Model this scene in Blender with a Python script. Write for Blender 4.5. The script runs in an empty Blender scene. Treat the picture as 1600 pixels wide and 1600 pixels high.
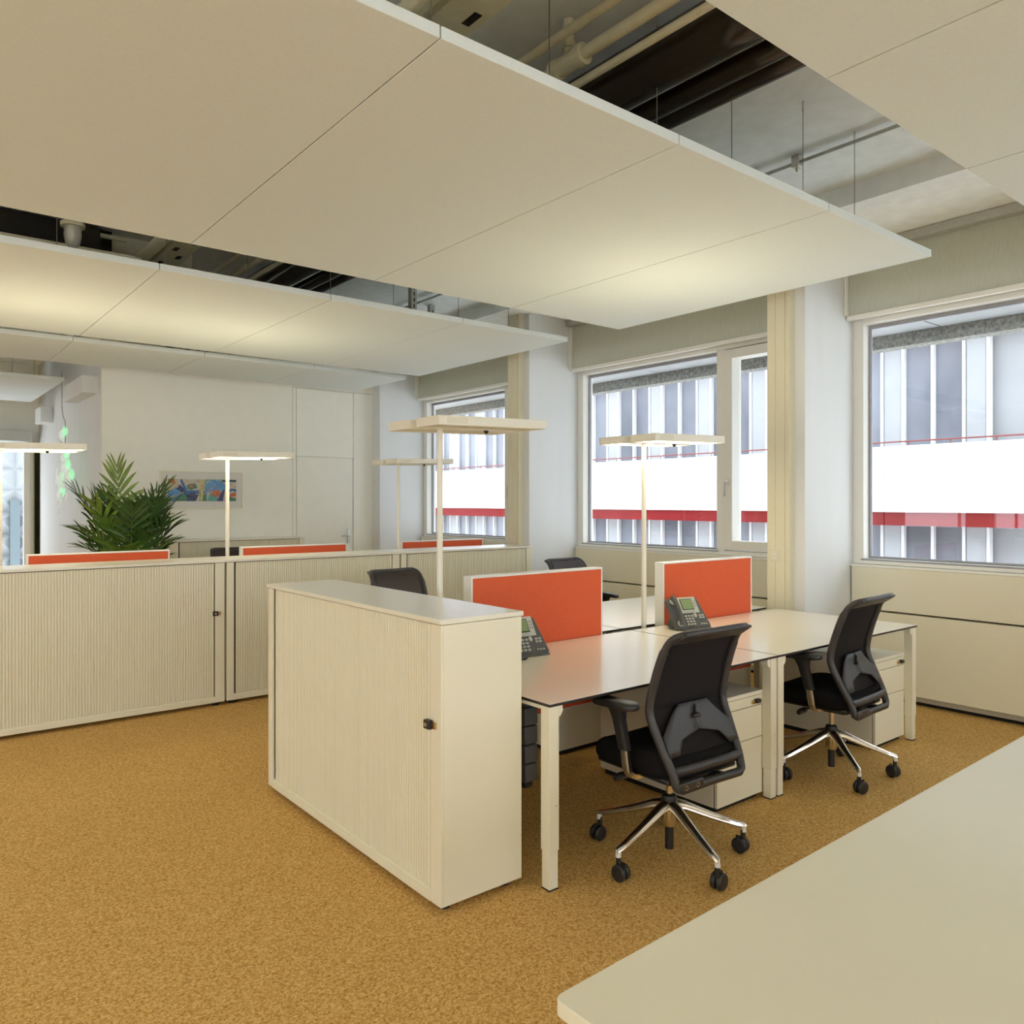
import bpy, bmesh, math, random
from mathutils import Vector, Matrix
random.seed(7)
PI = math.pi
SC = bpy.context.scene
COL = SC.collection

# ------------------------------------------------------------------ camera, sky, exposure
CAM_H = 1.543
cam_d = bpy.data.cameras.new('camera')
cam = bpy.data.objects.new('camera', cam_d)
COL.objects.link(cam)
cam.location = (0, 0, CAM_H)
cam.rotation_euler = (PI / 2, 0, -math.radians(38.95))
cam_d.sensor_width = 36.0
cam_d.lens = 36.0 * 1227 / 1600
cam_d.shift_y = -15 / 1600
cam_d.clip_start = 0.05
SC.camera = cam

SKY = 3.4
world = bpy.data.worlds.new('overcast_sky')
SC.world = world
world.use_nodes = True
wn = world.node_tree
bg = wn.nodes['Background']
bg.inputs['Color'].default_value = (0.86, 0.94, 1.0, 1)
bg.inputs['Strength'].default_value = SKY

SC.view_settings.view_transform = 'Standard'
SC.view_settings.look = 'None'
SC.view_settings.gamma = 1
SC.view_settings.use_curve_mapping = False
SC.view_settings.exposure = 0.64
LAMP_UP = 6.4       # emission of the upward facing diffuser of each floor lamp
LAMP_DOWN = 8.0      # emission of the downward facing diffuser
WARM = (1.0, 0.86, 0.56)
SC.cycles.adaptive_threshold = 0.03
SC.cycles.max_bounces = 8
SC.cycles.diffuse_bounces = 6
SC.cycles.transparent_max_bounces = 12
SC.cycles.caustics_reflective = False
SC.cycles.caustics_refractive = False
SC.cycles.sample_clamp_indirect = 6.0


# ------------------------------------------------------------------ materials
def nodes(name):
    m = bpy.data.materials.new(name)
    m.use_nodes = True
    nt = m.node_tree
    return m, nt, nt.nodes['Principled BSDF']


def mat(name, col, rough=0.5, metal=0.0, spec=0.5, noise=0.0, nscale=40.0, bump=0.0, bscale=200.0, coat=0.0, stretch=None):
    m, nt, b = nodes(name)
    b.inputs['Base Color'].default_value = (*col, 1)
    b.inputs['Roughness'].default_value = rough
    b.inputs['Metallic'].default_value = metal
    b.inputs['Specular IOR Level'].default_value = spec
    b.inputs['Coat Weight'].default_value = coat
    b.inputs['Coat Roughness'].default_value = 0.15
    tc = nt.nodes.new('ShaderNodeTexCoord')
    src = tc.outputs['Object']
    if stretch:
        mp = nt.nodes.new('ShaderNodeMapping')
        mp.inputs['Scale'].default_value = stretch
        nt.links.new(src, mp.inputs['Vector'])
        src = mp.outputs['Vector']
    if noise > 0:
        n = nt.nodes.new('ShaderNodeTexNoise')
        n.inputs['Scale'].default_value = nscale
        n.inputs['Detail'].default_value = 4
        nt.links.new(src, n.inputs['Vector'])
        r = nt.nodes.new('ShaderNodeValToRGB')
        r.color_ramp.elements[0].position = 0.3
        r.color_ramp.elements[1].position = 0.7
        r.color_ramp.elements[0].color = (*[c * (1 - noise) for c in col], 1)
        r.color_ramp.elements[1].color = (*[min(1, c * (1 + noise)) for c in col], 1)
        nt.links.new(n.outputs['Fac'], r.inputs['Fac'])
        nt.links.new(r.outputs['Color'], b.inputs['Base Color'])
    if bump > 0:
        n = nt.nodes.new('ShaderNodeTexNoise')
        n.inputs['Scale'].default_value = bscale
        n.inputs['Detail'].default_value = 3
        nt.links.new(src, n.inputs['Vector'])
        bp = nt.nodes.new('ShaderNodeBump')
        bp.inputs['Strength'].default_value = bump
        bp.inputs['Distance'].default_value = 0.002
        nt.links.new(n.outputs['Fac'], bp.inputs['Height'])
        nt.links.new(bp.outputs['Normal'], b.inputs['Normal'])
    return m


def emit(name, col, strength):
    m, nt, b = nodes(name)
    b.inputs['Base Color'].default_value = (0.8, 0.8, 0.8, 1)
    b.inputs['Emission Color'].default_value = (*col, 1)
    b.inputs['Emission Strength'].default_value = strength
    return m


def glass(name, tint=(1, 1, 1), ior=1.45, rough=0.0):
    m = bpy.data.materials.new(name)
    m.use_nodes = True
    nt = m.node_tree
    nt.nodes.clear()
    out = nt.nodes.new('ShaderNodeOutputMaterial')
    mix = nt.nodes.new('ShaderNodeMixShader')
    fr = nt.nodes.new('ShaderNodeFresnel')
    # the Fresnel node inverts its index on back faces; feed it the inverse there so both faces of a pane reflect alike
    geo = nt.nodes.new('ShaderNodeNewGeometry')
    io = nt.nodes.new('ShaderNodeMix')
    io.data_type = 'FLOAT'
    io.inputs[2].default_value = ior
    io.inputs[3].default_value = 1 / ior
    nt.links.new(geo.outputs['Backfacing'], io.inputs[0])
    nt.links.new(io.outputs[0], fr.inputs['IOR'])
    tr = nt.nodes.new('ShaderNodeBsdfTransparent')
    tr.inputs['Color'].default_value = (*tint, 1)
    gl = nt.nodes.new('ShaderNodeBsdfGlossy')
    gl.inputs['Roughness'].default_value = rough
    nt.links.new(fr.outputs['Fac'], mix.inputs['Fac'])
    nt.links.new(tr.outputs['BSDF'], mix.inputs[1])
    nt.links.new(gl.outputs['BSDF'], mix.inputs[2])
    nt.links.new(mix.outputs['Shader'], out.inputs['Surface'])
    return m


def carpet_mat():
    m, nt, b = nodes('ochre_carpet')
    tc = nt.nodes.new('ShaderNodeTexCoord')
    v = nt.nodes.new('ShaderNodeTexVoronoi')
    v.inputs['Scale'].default_value = 170
    nt.links.new(tc.outputs['Object'], v.inputs['Vector'])
    n = nt.nodes.new('ShaderNodeTexNoise')
    n.inputs['Scale'].default_value = 75
    n.inputs['Detail'].default_value = 5
    nt.links.new(tc.outputs['Object'], n.inputs['Vector'])
    mx = nt.nodes.new('ShaderNodeMix')
    mx.data_type = 'FLOAT'
    mx.inputs[0].default_value = 0.45
    sep = nt.nodes.new('ShaderNodeSeparateColor')
    nt.links.new(v.outputs['Color'], sep.inputs['Color'])
    nt.links.new(n.outputs['Fac'], mx.inputs[2])
    nt.links.new(sep.outputs[0], mx.inputs[3])
    r = nt.nodes.new('ShaderNodeValToRGB')
    e = r.color_ramp.elements
    e[0].position = 0.22
    e[0].color = (0.42, 0.215, 0.050, 1)
    e[1].position = 0.80
    e[1].color = (0.80, 0.58, 0.25, 1)
    k = e.new(0.52)
    k.color = (0.66, 0.405, 0.135, 1)
    nt.links.new(mx.outputs[0], r.inputs['Fac'])
    nt.links.new(r.outputs['Color'], b.inputs['Base Color'])
    b.inputs['Roughness'].default_value = 0.95
    b.inputs['Specular IOR Level'].default_value = 0.1
    bp = nt.nodes.new('ShaderNodeBump')
    bp.inputs['Strength'].default_value = 0.5
    bp.inputs['Distance'].default_value = 0.004
    nt.links.new(mx.outputs[0], bp.inputs['Height'])
    nt.links.new(bp.outputs['Normal'], b.inputs['Normal'])
    return m


def perforated_mat():
    m, nt, b = nodes('perforated_grey_plastic')
    tc = nt.nodes.new('ShaderNodeTexCoord')
    sp = nt.nodes.new('ShaderNodeSeparateXYZ')
    nt.links.new(tc.outputs['Object'], sp.inputs['Vector'])

    def mth(op, a, bb=None):
        k = nt.nodes.new('ShaderNodeMath')
        k.operation = op
        for i, q in enumerate((a, bb)):
            if q is None:
                continue
            if isinstance(q, (int, float)):
                k.inputs[i].default_value = q
            else:
                nt.links.new(q, k.inputs[i])
        return k.outputs[0]
    d = []
    for ax in ('X', 'Z'):
        f = mth('FRACT', mth('MULTIPLY', sp.outputs[ax], 110.0))
        s = mth('SUBTRACT', f, 0.5)
        d.append(mth('MULTIPLY', s, s))
    rr = mth('ADD', d[0], d[1])
    hole = mth('LESS_THAN', rr, 0.055)
    away = mth('GREATER_THAN', mth('ABSOLUTE', sp.outputs['X']), 0.035)
    hole = mth('MULTIPLY', hole, away)
    mx = nt.nodes.new('ShaderNodeMix')
    mx.data_type = 'RGBA'
    mx.inputs[6].default_value = (0.040, 0.041, 0.047, 1)
    mx.inputs[7].default_value = (0.006, 0.006, 0.007, 1)
    nt.links.new(hole, mx.inputs[0])
    nt.links.new(mx.outputs[2], b.inputs['Base Color'])
    b.inputs['Roughness'].default_value = 0.45
    return m


M = dict(
    carpet=carpet_mat(),
    wall=mat('white_wall_paint', (0.87, 0.86, 0.77), 0.7, noise=0.015, nscale=6, bump=0.06, bscale=90),
    column=mat('white_plaster', (0.71, 0.725, 0.73), 0.65, noise=0.02, nscale=5, bump=0.10, bscale=70, stretch=(1, 1, .15)),
    cream=mat('cream_duct_paint', (0.71, 0.66, 0.50), 0.5, noise=0.01),
    concrete=mat('painted_concrete', (0.87, 0.88, 0.85), 0.75, noise=0.05, nscale=9, bump=0.25, bscale=60),
    panel=mat('off_white_acoustic_fleece', (0.70, 0.755, 0.755), 0.85, noise=0.02, nscale=60, bump=0.08, bscale=400),
    panel_edge=mat('off_white_panel_edge', (0.72, 0.71, 0.63), 0.8),
    furn=mat('cream_white_lacquer', (0.79, 0.755, 0.60), 0.42, noise=0.006, nscale=8),
    furn_top=mat('white_laminate', (0.81, 0.785, 0.67), 0.30, coat=0.6, noise=0.006, nscale=8),
    desk=mat('white_desk_laminate', (0.80, 0.76, 0.65), 0.30, coat=0.5, noise=0.006, nscale=9),
    table=mat('white_table_laminate', (0.76, 0.74, 0.60), 0.38, coat=0.15, noise=0.01, nscale=5),
    black_edge=mat('black_compact_edge', (0.018, 0.014, 0.016), 0.5, noise=0.1),
    joint=mat('dark_joint', (0.012, 0.011, 0.010), 0.8, noise=0.1),
    red=mat('red_screen_felt', (0.68, 0.125, 0.055), 0.95, spec=0.1, noise=0.09, nscale=220, bump=0.25, bscale=500),
    alu=mat('silver_white_aluminium', (0.78, 0.78, 0.76), 0.35, metal=0.15, noise=0.01),
    blackp=mat('black_plastic', (0.020, 0.019, 0.020), 0.42, noise=0.08, nscale=30),
    frame=mat('dark_grey_frame_plastic', (0.036, 0.034, 0.037), 0.40, noise=0.06, nscale=30),
    fabric=mat('black_fabric', (0.010, 0.0095, 0.010), 0.95, spec=0.12, noise=0.15, nscale=300, bump=0.2, bscale=700),
    mesh=mat('black_mesh_fabric', (0.016, 0.014, 0.015), 0.85, spec=0.15, noise=0.2, nscale=500, bump=0.2, bscale=900),
    leather=mat('brown_black_leather', (0.030, 0.020, 0.018), 0.5, noise=0.1, nscale=60, bump=0.15, bscale=300),
    perf=perforated_mat(),
    chrome=mat('polished_aluminium', (0.80, 0.76, 0.70), 0.2, metal=1.0, noise=0.01),
    steel=mat('brushed_steel', (0.62, 0.60, 0.55), 0.32, metal=1.0, noise=0.03),
    brass=mat('brass', (0.62, 0.42, 0.16), 0.35, metal=1.0, noise=0.03),
    lampw=mat('cream_lamp_enamel', (0.80, 0.76, 0.66), 0.4, noise=0.006),
    lamp_up=emit('lamp_uplight_diffuser', WARM, LAMP_UP),
    lamp_off=mat('unlit_lamp_diffuser', (0.78, 0.72, 0.58), 0.5, noise=0.006),
    lamp_dn=emit('lamp_downlight_diffuser', WARM, LAMP_DOWN),
    blind=mat('grey_green_blind_fabric', (0.52, 0.54, 0.46), 0.9, noise=0.10, nscale=60, stretch=(8, 8, .25)),
    winframe=mat('white_window_frame', (0.85, 0.84, 0.79), 0.42, noise=0.008),
    gasket=mat('grey_gasket', (0.30, 0.30, 0.33), 0.5, noise=0.05),
    pane=glass('window_glass'),
    pipe=mat('cream_painted_pipe', (0.66, 0.62, 0.46), 0.5, noise=0.05, nscale=20),
    duct=mat('gloss_black_duct', (0.028, 0.022, 0.017), 0.13, noise=0.15, nscale=5, bump=0.05, bscale=8),
    darkvoid=mat('dark_brown_void', (0.012, 0.010, 0.008), 0.9, noise=0.2),
    galv=mat('galvanised_strip', (0.50, 0.50, 0.46), 0.5, metal=0.4, noise=0.06),
    wire=mat('steel_wire', (0.20, 0.19, 0.17), 0.4, metal=0.6, noise=0.05),
    leaf=mat('palm_leaf_green', (0.070, 0.155, 0.020), 0.38, noise=0.45, nscale=6),
    leaf_light=mat('palm_leaf_light_green', (0.150, 0.235, 0.030), 0.38, noise=0.35, nscale=6),
    leaf_dark=mat('palm_leaf_dark_green', (0.030, 0.080, 0.014), 0.40, noise=0.4, nscale=6),
    stem=mat('palm_stem_green', (0.13, 0.20, 0.045), 0.5, noise=0.2, nscale=12),
    soil=mat('dark_soil', (0.03, 0.02, 0.012), 0.95, noise=0.3, bump=0.6, bscale=80),
    pot=mat('grey_planter', (0.30, 0.29, 0.27), 0.6, noise=0.05),
    rough_conc=mat('rough_grey_concrete', (0.30, 0.30, 0.28), 0.95, noise=0.45, nscale=28, bump=0.8, bscale=30),
    smooth_conc=mat('pale_grey_concrete', (0.46, 0.47, 0.49), 0.85, noise=0.08, nscale=4, bump=0.1, bscale=30),
    facade=mat('white_facade_panel', (0.66, 0.67, 0.68), 0.7, noise=0.02, nscale=2),
    facade_pier=mat('pale_facade_pier', (0.34, 0.35, 0.37), 0.7, noise=0.04, nscale=2),
    facade_red=mat('red_facade_band', (0.20, 0.018, 0.020), 0.8, spec=0.1, noise=0.1, nscale=1.5),
    facade_glass=mat('blue_grey_facade_glass', (0.18, 0.19, 0.225), 0.25, noise=0.35, nscale=0.6, coat=0.0, spec=0.35),
    facade_rail=mat('red_rail_paint', (0.22, 0.05, 0.05), 0.6, noise=0.05),
    phone_dk=mat('phone_charcoal_plastic', (0.085, 0.087, 0.086), 0.45, noise=0.05),
    phone_lt=mat('phone_silver_plastic', (0.55, 0.55, 0.50), 0.35, metal=0.3, noise=0.02),
    lcd=mat('green_lcd_glass', (0.22, 0.30, 0.15), 0.25, noise=0.03),
    keys=mat('grey_phone_keys', (0.42, 0.41, 0.38), 0.45, noise=0.03),
    paper=mat('white_mount_board', (0.80, 0.78, 0.72), 0.8, noise=0.01),
    switch=mat('cream_switch_plastic', (0.72, 0.68, 0.55), 0.4, noise=0.01),
    green=emit('lit_green_glass', (0.10, 0.80, 0.32), 0.45),
    whiteglow=emit('lit_white_acrylic', (0.85, 0.95, 0.9), 0.16),
    ground=mat('pale_bounce_ground', (0.80, 0.80, 0.78), 0.9, noise=0.2, nscale=1),
    relief=mat('pale_relief_cladding', (0.27, 0.285, 0.30), 0.7, noise=0.03, nscale=2),
    slate=mat('blue_grey_louvre', (0.09, 0.12, 0.135), 0.5, noise=0.1),
    olive=mat('olive_recess_shade', (0.16, 0.15, 0.08), 0.9, noise=0.15, nscale=20, stretch=(6, 6, .2)),
)


# ------------------------------------------------------------------ mesh building
class MB:
    def __init__(s):
        s.v, s.f, s.mi = [], [], []

    def add(s, vs, fs, mi=0):
        o = len(s.v)
        s.v += [tuple(p) for p in vs]
        s.f += [tuple(i + o for i in f) for f in fs]
        s.mi += [mi] * len(fs)
        return s

    def box(s, x0, x1, y0, y1, z0, z1, mi=0):
        vs = [(x, y, z) for z in (z0, z1) for y in (y0, y1) for x in (x0, x1)]
        return s.add(vs, [(0, 2, 3, 1), (4, 5, 7, 6), (0, 1, 5, 4), (2, 6, 7, 3), (0, 4, 6, 2), (1, 3, 7, 5)], mi)

    def prism(s, pts, d, f=None, mi=0):
        """pts: 2-D outline; f(u, v, w) -> 3-D; extruded w in (0, d)"""
        f = f or (lambda u, v, w: (u, v, w))
        n = len(pts)
        vs = [f(u, v, 0) for u, v in pts] + [f(u, v, d) for u, v in pts]
        fs = [tuple(range(n)), tuple(range(2 * n - 1, n - 1, -1))]
        fs += [(i, (i + 1) % n, n + (i + 1) % n, n + i) for i in range(n)]
        return s.add(vs, fs, mi)

    def loft(s, rings, caps=True, closed=False, mi=0):
        n = len(rings[0])
        vs = [p for r in rings for p in r]
        fs = []
        m = len(rings)
        for k in range(m if closed else m - 1):
            a, b = k * n, ((k + 1) % m) * n
            fs += [(a + i, a + (i + 1) % n, b + (i + 1) % n, b + i) for i in range(n)]
        if caps and not closed:
            fs += [tuple(range(n)), tuple(range((m - 1) * n, m * n))]
        return s.add(vs, fs, mi)

    def tube(s, path, r, n=10, closed=False, sec=None, up=(0, 0, 1), mi=0):
        """sweep a round (or given) section along a path; r: radius or list"""
        P = [Vector(p) for p in path]
        m = len(P)
        rings = []
        up = Vector(up)
        for k in range(m):
            if closed:
                t = (P[(k + 1) % m] - P[k - 1])
            else:
                t = P[min(k + 1, m - 1)] - P[max(k - 1, 0)]
            t.normalize()
            a = up.cross(t)
            if a.length < 1e-3:
                a = Vector((1, 0, 0)).cross(t)
                if a.length < 1e-3:
                    a = Vector((0, 1, 0)).cross(t)
            a.normalize()
            b = t.cross(a)
            rr = r[k] if isinstance(r, (list, tuple)) else r
            if sec:
                rings.append([P[k] + a * (u * rr) + b * (w * rr) for u, w in sec])
            else:
                rings.append([P[k] + (a * math.cos(2 * PI * i / n) + b * math.sin(2 * PI * i / n)) * rr for i in range(n)])
        return s.loft(rings, caps=not closed, closed=closed, mi=mi)

    def cyl(s, p0, p1, r, n=16, r2=None, mi=0):
        return s.tube([p0, p1], [r, r if r2 is None else r2], n, mi=mi)

    def lathe(s, prof, n=20, c=(0, 0, 0), mi=0):
        rings = [[(c[0] + r * math.cos(2 * PI * i / n), c[1] + r * math.sin(2 * PI * i / n), c[2] + z) for i in range(n)] for r, z in prof]
        return s.loft(rings, mi=mi)

    def quad(s, a, b, c, d, mi=0):
        return s.add([a, b, c, d], [(0, 1, 2, 3)], mi)

    def mesh(s, name, mats, smooth=None):
        me = bpy.data.meshes.new(name)
        me.from_pydata(s.v, [], s.f)
        for mm in mats:
            me.materials.append(mm)
        me.polygons.foreach_set('material_index', s.mi)
        bm = bmesh.new()
        bm.from_mesh(me)
        bmesh.ops.recalc_face_normals(bm, faces=bm.faces)
        bm.to_mesh(me)
        bm.free()
        if smooth is not None:
            me.shade_smooth()
            me.set_sharp_from_angle(angle=math.radians(smooth))
        me.update()
        return me

    def build(s, name, m, parent=None, smooth=None, bevel=0.0, seg=2):
        mats = [M[k] for k in (m if isinstance(m, (list, tuple)) else [m])]
        o = bpy.data.objects.new(name, s.mesh(name, mats, smooth))
        COL.objects.link(o)
        if parent:
            o.parent = parent
        if bevel > 0:
            b = o.modifiers.new('edge', 'BEVEL')
            b.width = bevel
            b.segments = seg
            b.limit_method = 'ANGLE'
            b.angle_limit = math.radians(40)
            if smooth is None:
                o.data.shade_smooth()
                o.data.set_sharp_from_angle(angle=math.radians(50))
        return o


def B(*a):
    return MB().box(*a)


def tag(o, label=None, cat=None, group=None, kind=None):
    if label:
        o['label'] = label
    if cat:
        o['category'] = cat
    if group:
        o['group'] = group
    if kind:
        o['kind'] = kind
    return o


def thing(name, label, cat, loc=(0, 0, 0), rz=0.0, group=None):
    o = bpy.data.objects.new(name, None)
    o.empty_display_size = 0.1
    COL.objects.link(o)
    o.location = loc
    o.rotation_euler = (0, 0, rz)
    return tag(o, label, cat, group)


def struct(name, label=None, loc=(0, 0, 0)):
    o = bpy.data.objects.new(name, None)
    COL.objects.link(o)
    o.location = loc
    return tag(o, label, None, None, 'structure')


def dup(root, loc, rz=None, label=None):
    def cp(o, par):
        c = o.copy()
        COL.objects.link(c)
        c.parent = par
        for ch in list(o.children):
            if ch is not c:
                cp(ch, c)
        return c
    r = cp(root, None)
    r.location = loc
    if rz is not None:
        r.rotation_euler = (0, 0, rz)
    if label:
        r['label'] = label
    return r


def smooth_path(pts, sub=6, closed=False):
    """Catmull-Rom through pts"""
    P = [Vector(p) for p in pts]
    n = len(P)
    out = []
    rng = range(n if closed else n - 1)
    for i in rng:
        p0 = P[(i - 1) % n] if (closed or i > 0) else P[0]
        p1, p2 = P[i], P[(i + 1) % n]
        p3 = P[(i + 2) % n] if (closed or i + 2 < n) else P[-1]
        for k in range(sub):
            t = k / sub
            out.append(0.5 * ((2 * p1) + (p2 - p0) * t + (2 * p0 - 5 * p1 + 4 * p2 - p3) * t * t + (3 * p1 - p0 - 3 * p2 + p3) * t ** 3))
    if not closed:
        out.append(P[-1])
    return out


def rrect(w, h, r, n=4):
    """rounded rectangle outline centred on 0"""
    out = []
    for cx, cy, a in ((w / 2 - r, h / 2 - r, 0), (-w / 2 + r, h / 2 - r, 90), (-w / 2 + r, -h / 2 + r, 180), (w / 2 - r, -h / 2 + r, 270)):
        for k in range(n + 1):
            t = math.radians(a + 90 * k / n)
            out.append((cx + r * math.cos(t), cy + r * math.sin(t)))
    return out


# ------------------------------------------------------------------ the room
SLAB = 3.70
XL, YB = -5.0, -6.6           # left and rear limits of the open-plan office
FARY = 9.86                   # wall with the door
LOBX, LOBY = 1.98, 14.3       # side wall and end wall of the lobby
COLX = 5.43                   # front face of the columns
COLY = [3.211 + 3.215 * k for k in range(-3, 3)]
BEAMZ = 3.567

o = B(XL - .2, 6.4, YB - .2, LOBY + .2, -0.15, 0).build('floor', 'carpet')
tag(o, 'ochre brown speckled loop carpet', None, None, 'structure')
o = B(XL - .2, 6.6, YB - .2, LOBY + .2, SLAB, SLAB + .3).build('ceiling', 'concrete')
tag(o, 'pale painted concrete ceiling slab', None, None, 'structure')
o = B(5.14, 6.35, YB, FARY, BEAMZ, SLAB).build('beam_window', 'concrete')
tag(o, 'pale concrete edge beam above the windows', None, None, 'structure')
def fill_window_wall(side, nwin, along, c0, c1, num, zb, zh):
    """an unseen outer wall, its band of windows added to brighten the room; along = 'y' (at x = XL) or 'x' (at y = YB)"""
    def P(a0, a1, d0, d1, z0, z1):
        return B(XL - d1, XL - d0, a0, a1, z0, z1) if along == 'y' else B(a0, a1, YB - d1, YB - d0, z0, z1)
    w = struct('wall_' + side, 'white outer wall out of view, windows added for daylight')
    P(c0, c1, 0, .2, 0, zb).build('wall_body', 'wall', w)
    P(c0, c1, 0, .2, zh, SLAB).build('wall_head', 'wall', w)
    pit = (c1 - c0) / nwin
    for k in range(nwin):
        a, b_ = c0 + k * pit, c0 + (k + 1) * pit
        P(a, a + .2, 0, .2, zb, zh).build('pier', 'wall', w)
        P(b_ - .2, b_, 0, .2, zb, zh).build('pier', 'wall', w)
        t = struct('window_%d' % (num + k), 'unseen window added to brighten the room')
        a, b_ = a + .2, b_ - .2
        for q in ((a, a + .07, zb, zh), (b_ - .07, b_, zb, zh), (a + .07, b_ - .07, zb, zb + .07), (a + .07, b_ - .07, zh - .07, zh), ((a + b_) / 2 - .04, (a + b_) / 2 + .04, zb + .07, zh - .07)):
            P(q[0], q[1], .05, .15, q[2], q[3]).build('window_frame', 'winframe', t)
        m_ = (a + b_) / 2
        P(a + .07, m_ - .04, .10, .107, zb + .07, zh - .07).build('pane', 'pane', t)
        P(m_ + .04, b_ - .07, .10, .107, zb + .07, zh - .07).build('pane', 'pane', t)


tag(B(XL - .2, XL, 9.8, LOBY + .2, 0, SLAB).build('wall_lobby_left', 'wall'), 'plain white wall on the far side of the lobby', None, None, 'structure')
fill_window_wall('left', 5, 'y', YB - .2, 9.8, 7, .95, 2.10)  # left and rear windows are added out of view to raise the interior light
fill_window_wall('rear', 4, 'x', XL, 6.35, 13, .60, 3.60)

# far wall with flush panels and the door
wf = struct('wall_far', 'cream white panelled far wall with picture and door')
B(LOBX, 6.35, FARY + .03, FARY + .25, 0, SLAB).build('wall_body', 'wall', wf)
B(LOBX, 4.254, FARY, FARY + .03, 0, SLAB).build('wall_panel', 'wall', wf, bevel=.002)
B(4.258, 4.304, FARY, FARY + .03, 0, 3.06).build('wall_panel', 'wall', wf, bevel=.002)
B(4.310, 5.136, FARY, FARY + .03, 2.157, 3.06).build('wall_panel', 'wall', wf, bevel=.002)
B(5.142, 5.52, FARY, FARY + .03, 0, 3.06).build('wall_panel', 'wall', wf, bevel=.002)
B(4.258, 5.52, FARY, FARY + .03, 3.064, SLAB).build('wall_panel', 'wall', wf, bevel=.002)
dr = struct('door_1', 'flush white door with steel lever handle in far wall', (4.310, FARY, 0))
B(.004, .822, .004, .03, .008, 2.148).build('door_leaf', 'wall', dr, bevel=.002)
h = B(.74, .775, -.008, .004, .98, 1.18).build('handle_plate', 'steel', dr, bevel=.003)
MB().tube([(.757, -.005, 1.085), (.757, -.05, 1.085), (.745, -.055, 1.085), (.63, -.055, 1.085)], .009, 10).build('handle', 'steel', dr, smooth=40)

# lobby
o = B(LOBX, LOBX + .2, FARY + .25, LOBY, 0, SLAB).build('wall_side', 'column')
tag(o, 'white side wall of the lobby beyond the palm', None, None, 'structure')
B(LOBX - .004, LOBX, FARY, FARY + .25, 0, SLAB).build('wall_edge', 'column', wf)
wl = struct('wall_lobby', 'lobby end wall around the tall window')
B(XL, -2.2, LOBY, LOBY + .2, 0, SLAB).build('wall_body', 'wall', wl)
B(-2.2, 1.98, LOBY, LOBY + .2, 2.62, SLAB).build('lintel', 'wall', wl)
B(1.86, 1.98, LOBY, LOBY + .2, 0, 2.62).build('jamb', 'wall', wl)
B(-2.2, 1.86, LOBY - .25, LOBY, 2.48, 2.64).build('header', 'galv', wl, bevel=.004)
w = struct('window_4', 'tall lobby window showing a relief facade outside')
f = MB()
for a, b_ in ((-2.2, -2.12), (-.2, -.12), (1.78, 1.86)):
    f.box(a, b_, LOBY + .02, LOBY + .12, 0, 2.62)
f.box(-2.12, 1.78, LOBY + .02, LOBY + .12, 0, .06).box(-2.12, 1.78, LOBY + .02, LOBY + .12, 2.5, 2.62)
f.build('window_frame', 'winframe', w, bevel=.003)
B(-2.12, -.2, LOBY + .06, LOBY + .07, .06, 2.5).build('pane', 'pane', w)
B(-.12, 1.78, LOBY + .06, LOBY + .07, .06, 2.5).build('pane', 'pane', w)
# pleated dark strip standing in for the shaded recess at the window's edge
pts = [(1.90 + .075 * k / 16, LOBY - .03 - (.05 if k % 2 else 0)) for k in range(17)]
pts += [(x, y - .02) for x, y in reversed(pts)]
o = MB().prism(pts, 2.45).build('recess_shade', 'olive')
o.location = (0, 0, .01)
tag(o, 'dark olive strip standing in for the shaded recess beside the lobby window', 'recess_shade')
for k, (y0, y1, z0, z1) in enumerate(((10.05, 11.2, 2.80, 3.0), (13.0, 13.5, 2.70, 2.92))):
    o = B(LOBX - .16, LOBX - .002, y0, y1, z0, z1).build('trim_%d' % (k + 1), 'column', bevel=.006)
    tag(o, ('white boxed casing along the lobby side wall', 'small white box high on the lobby side wall')[k], None, None, 'structure')

# columns, with the cream service duct on their fronts
for k, y0 in enumerate(COLY):
    c = struct('column_%d' % (k + 1), 'white plastered column with cream service duct')
    top = BEAMZ
    y1 = y0 + .29 if k < 5 else FARY + .03
    B(COLX, 6.35, y0, y1, 0, top).build('column_body', 'column', c, bevel=.006)
    if k < 5:
        B(COLX - .062, COLX, y0 + .086, y0 + .275, 0, top).build('duct_body', 'cream', c)
        for a, b_ in ((.085, .124), (.126, .203), (.205, .276)):
            B(COLX - .070, COLX - .062, y0 + a, y0 + b_, 0, top).build('duct_cover', 'cream', c, bevel=.0015)


def switch(y, z, label):
    t = thing('light_switch', label, 'switch', (COLX - .0705, y, z), 0, 'switches on the columns')
    B(-.006, 0, -.04, .04, -.043, .043).build('plate', 'switch', t, bevel=.003)
    B(-.011, -.006, -.026, .022, -.005, .028).build('rocker', 'switch', t, bevel=.002)
    B(-.011, -.006, -.026, .022, -.030, -.009).build('rocker', 'switch', t, bevel=.002)


switch(COLY[3] + .205, 1.136, 'cream light switch on the duct beside the tall orange screen')
switch(COLY[4] + .19, 1.14, 'cream light switch on the column at the end of the cabinet row')

# parapet, windows and blinds, bay by bay
XP = 6.10
wp = struct('wall_window', 'cream panelled parapet below the windows')
B(6.17, 6.35, YB, FARY, 0, 1.045).build('wall_body', 'joint', wp)
B(6.22, 6.35, YB, FARY, 3.03, BEAMZ).build('wall_head', 'column', wp)


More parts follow.
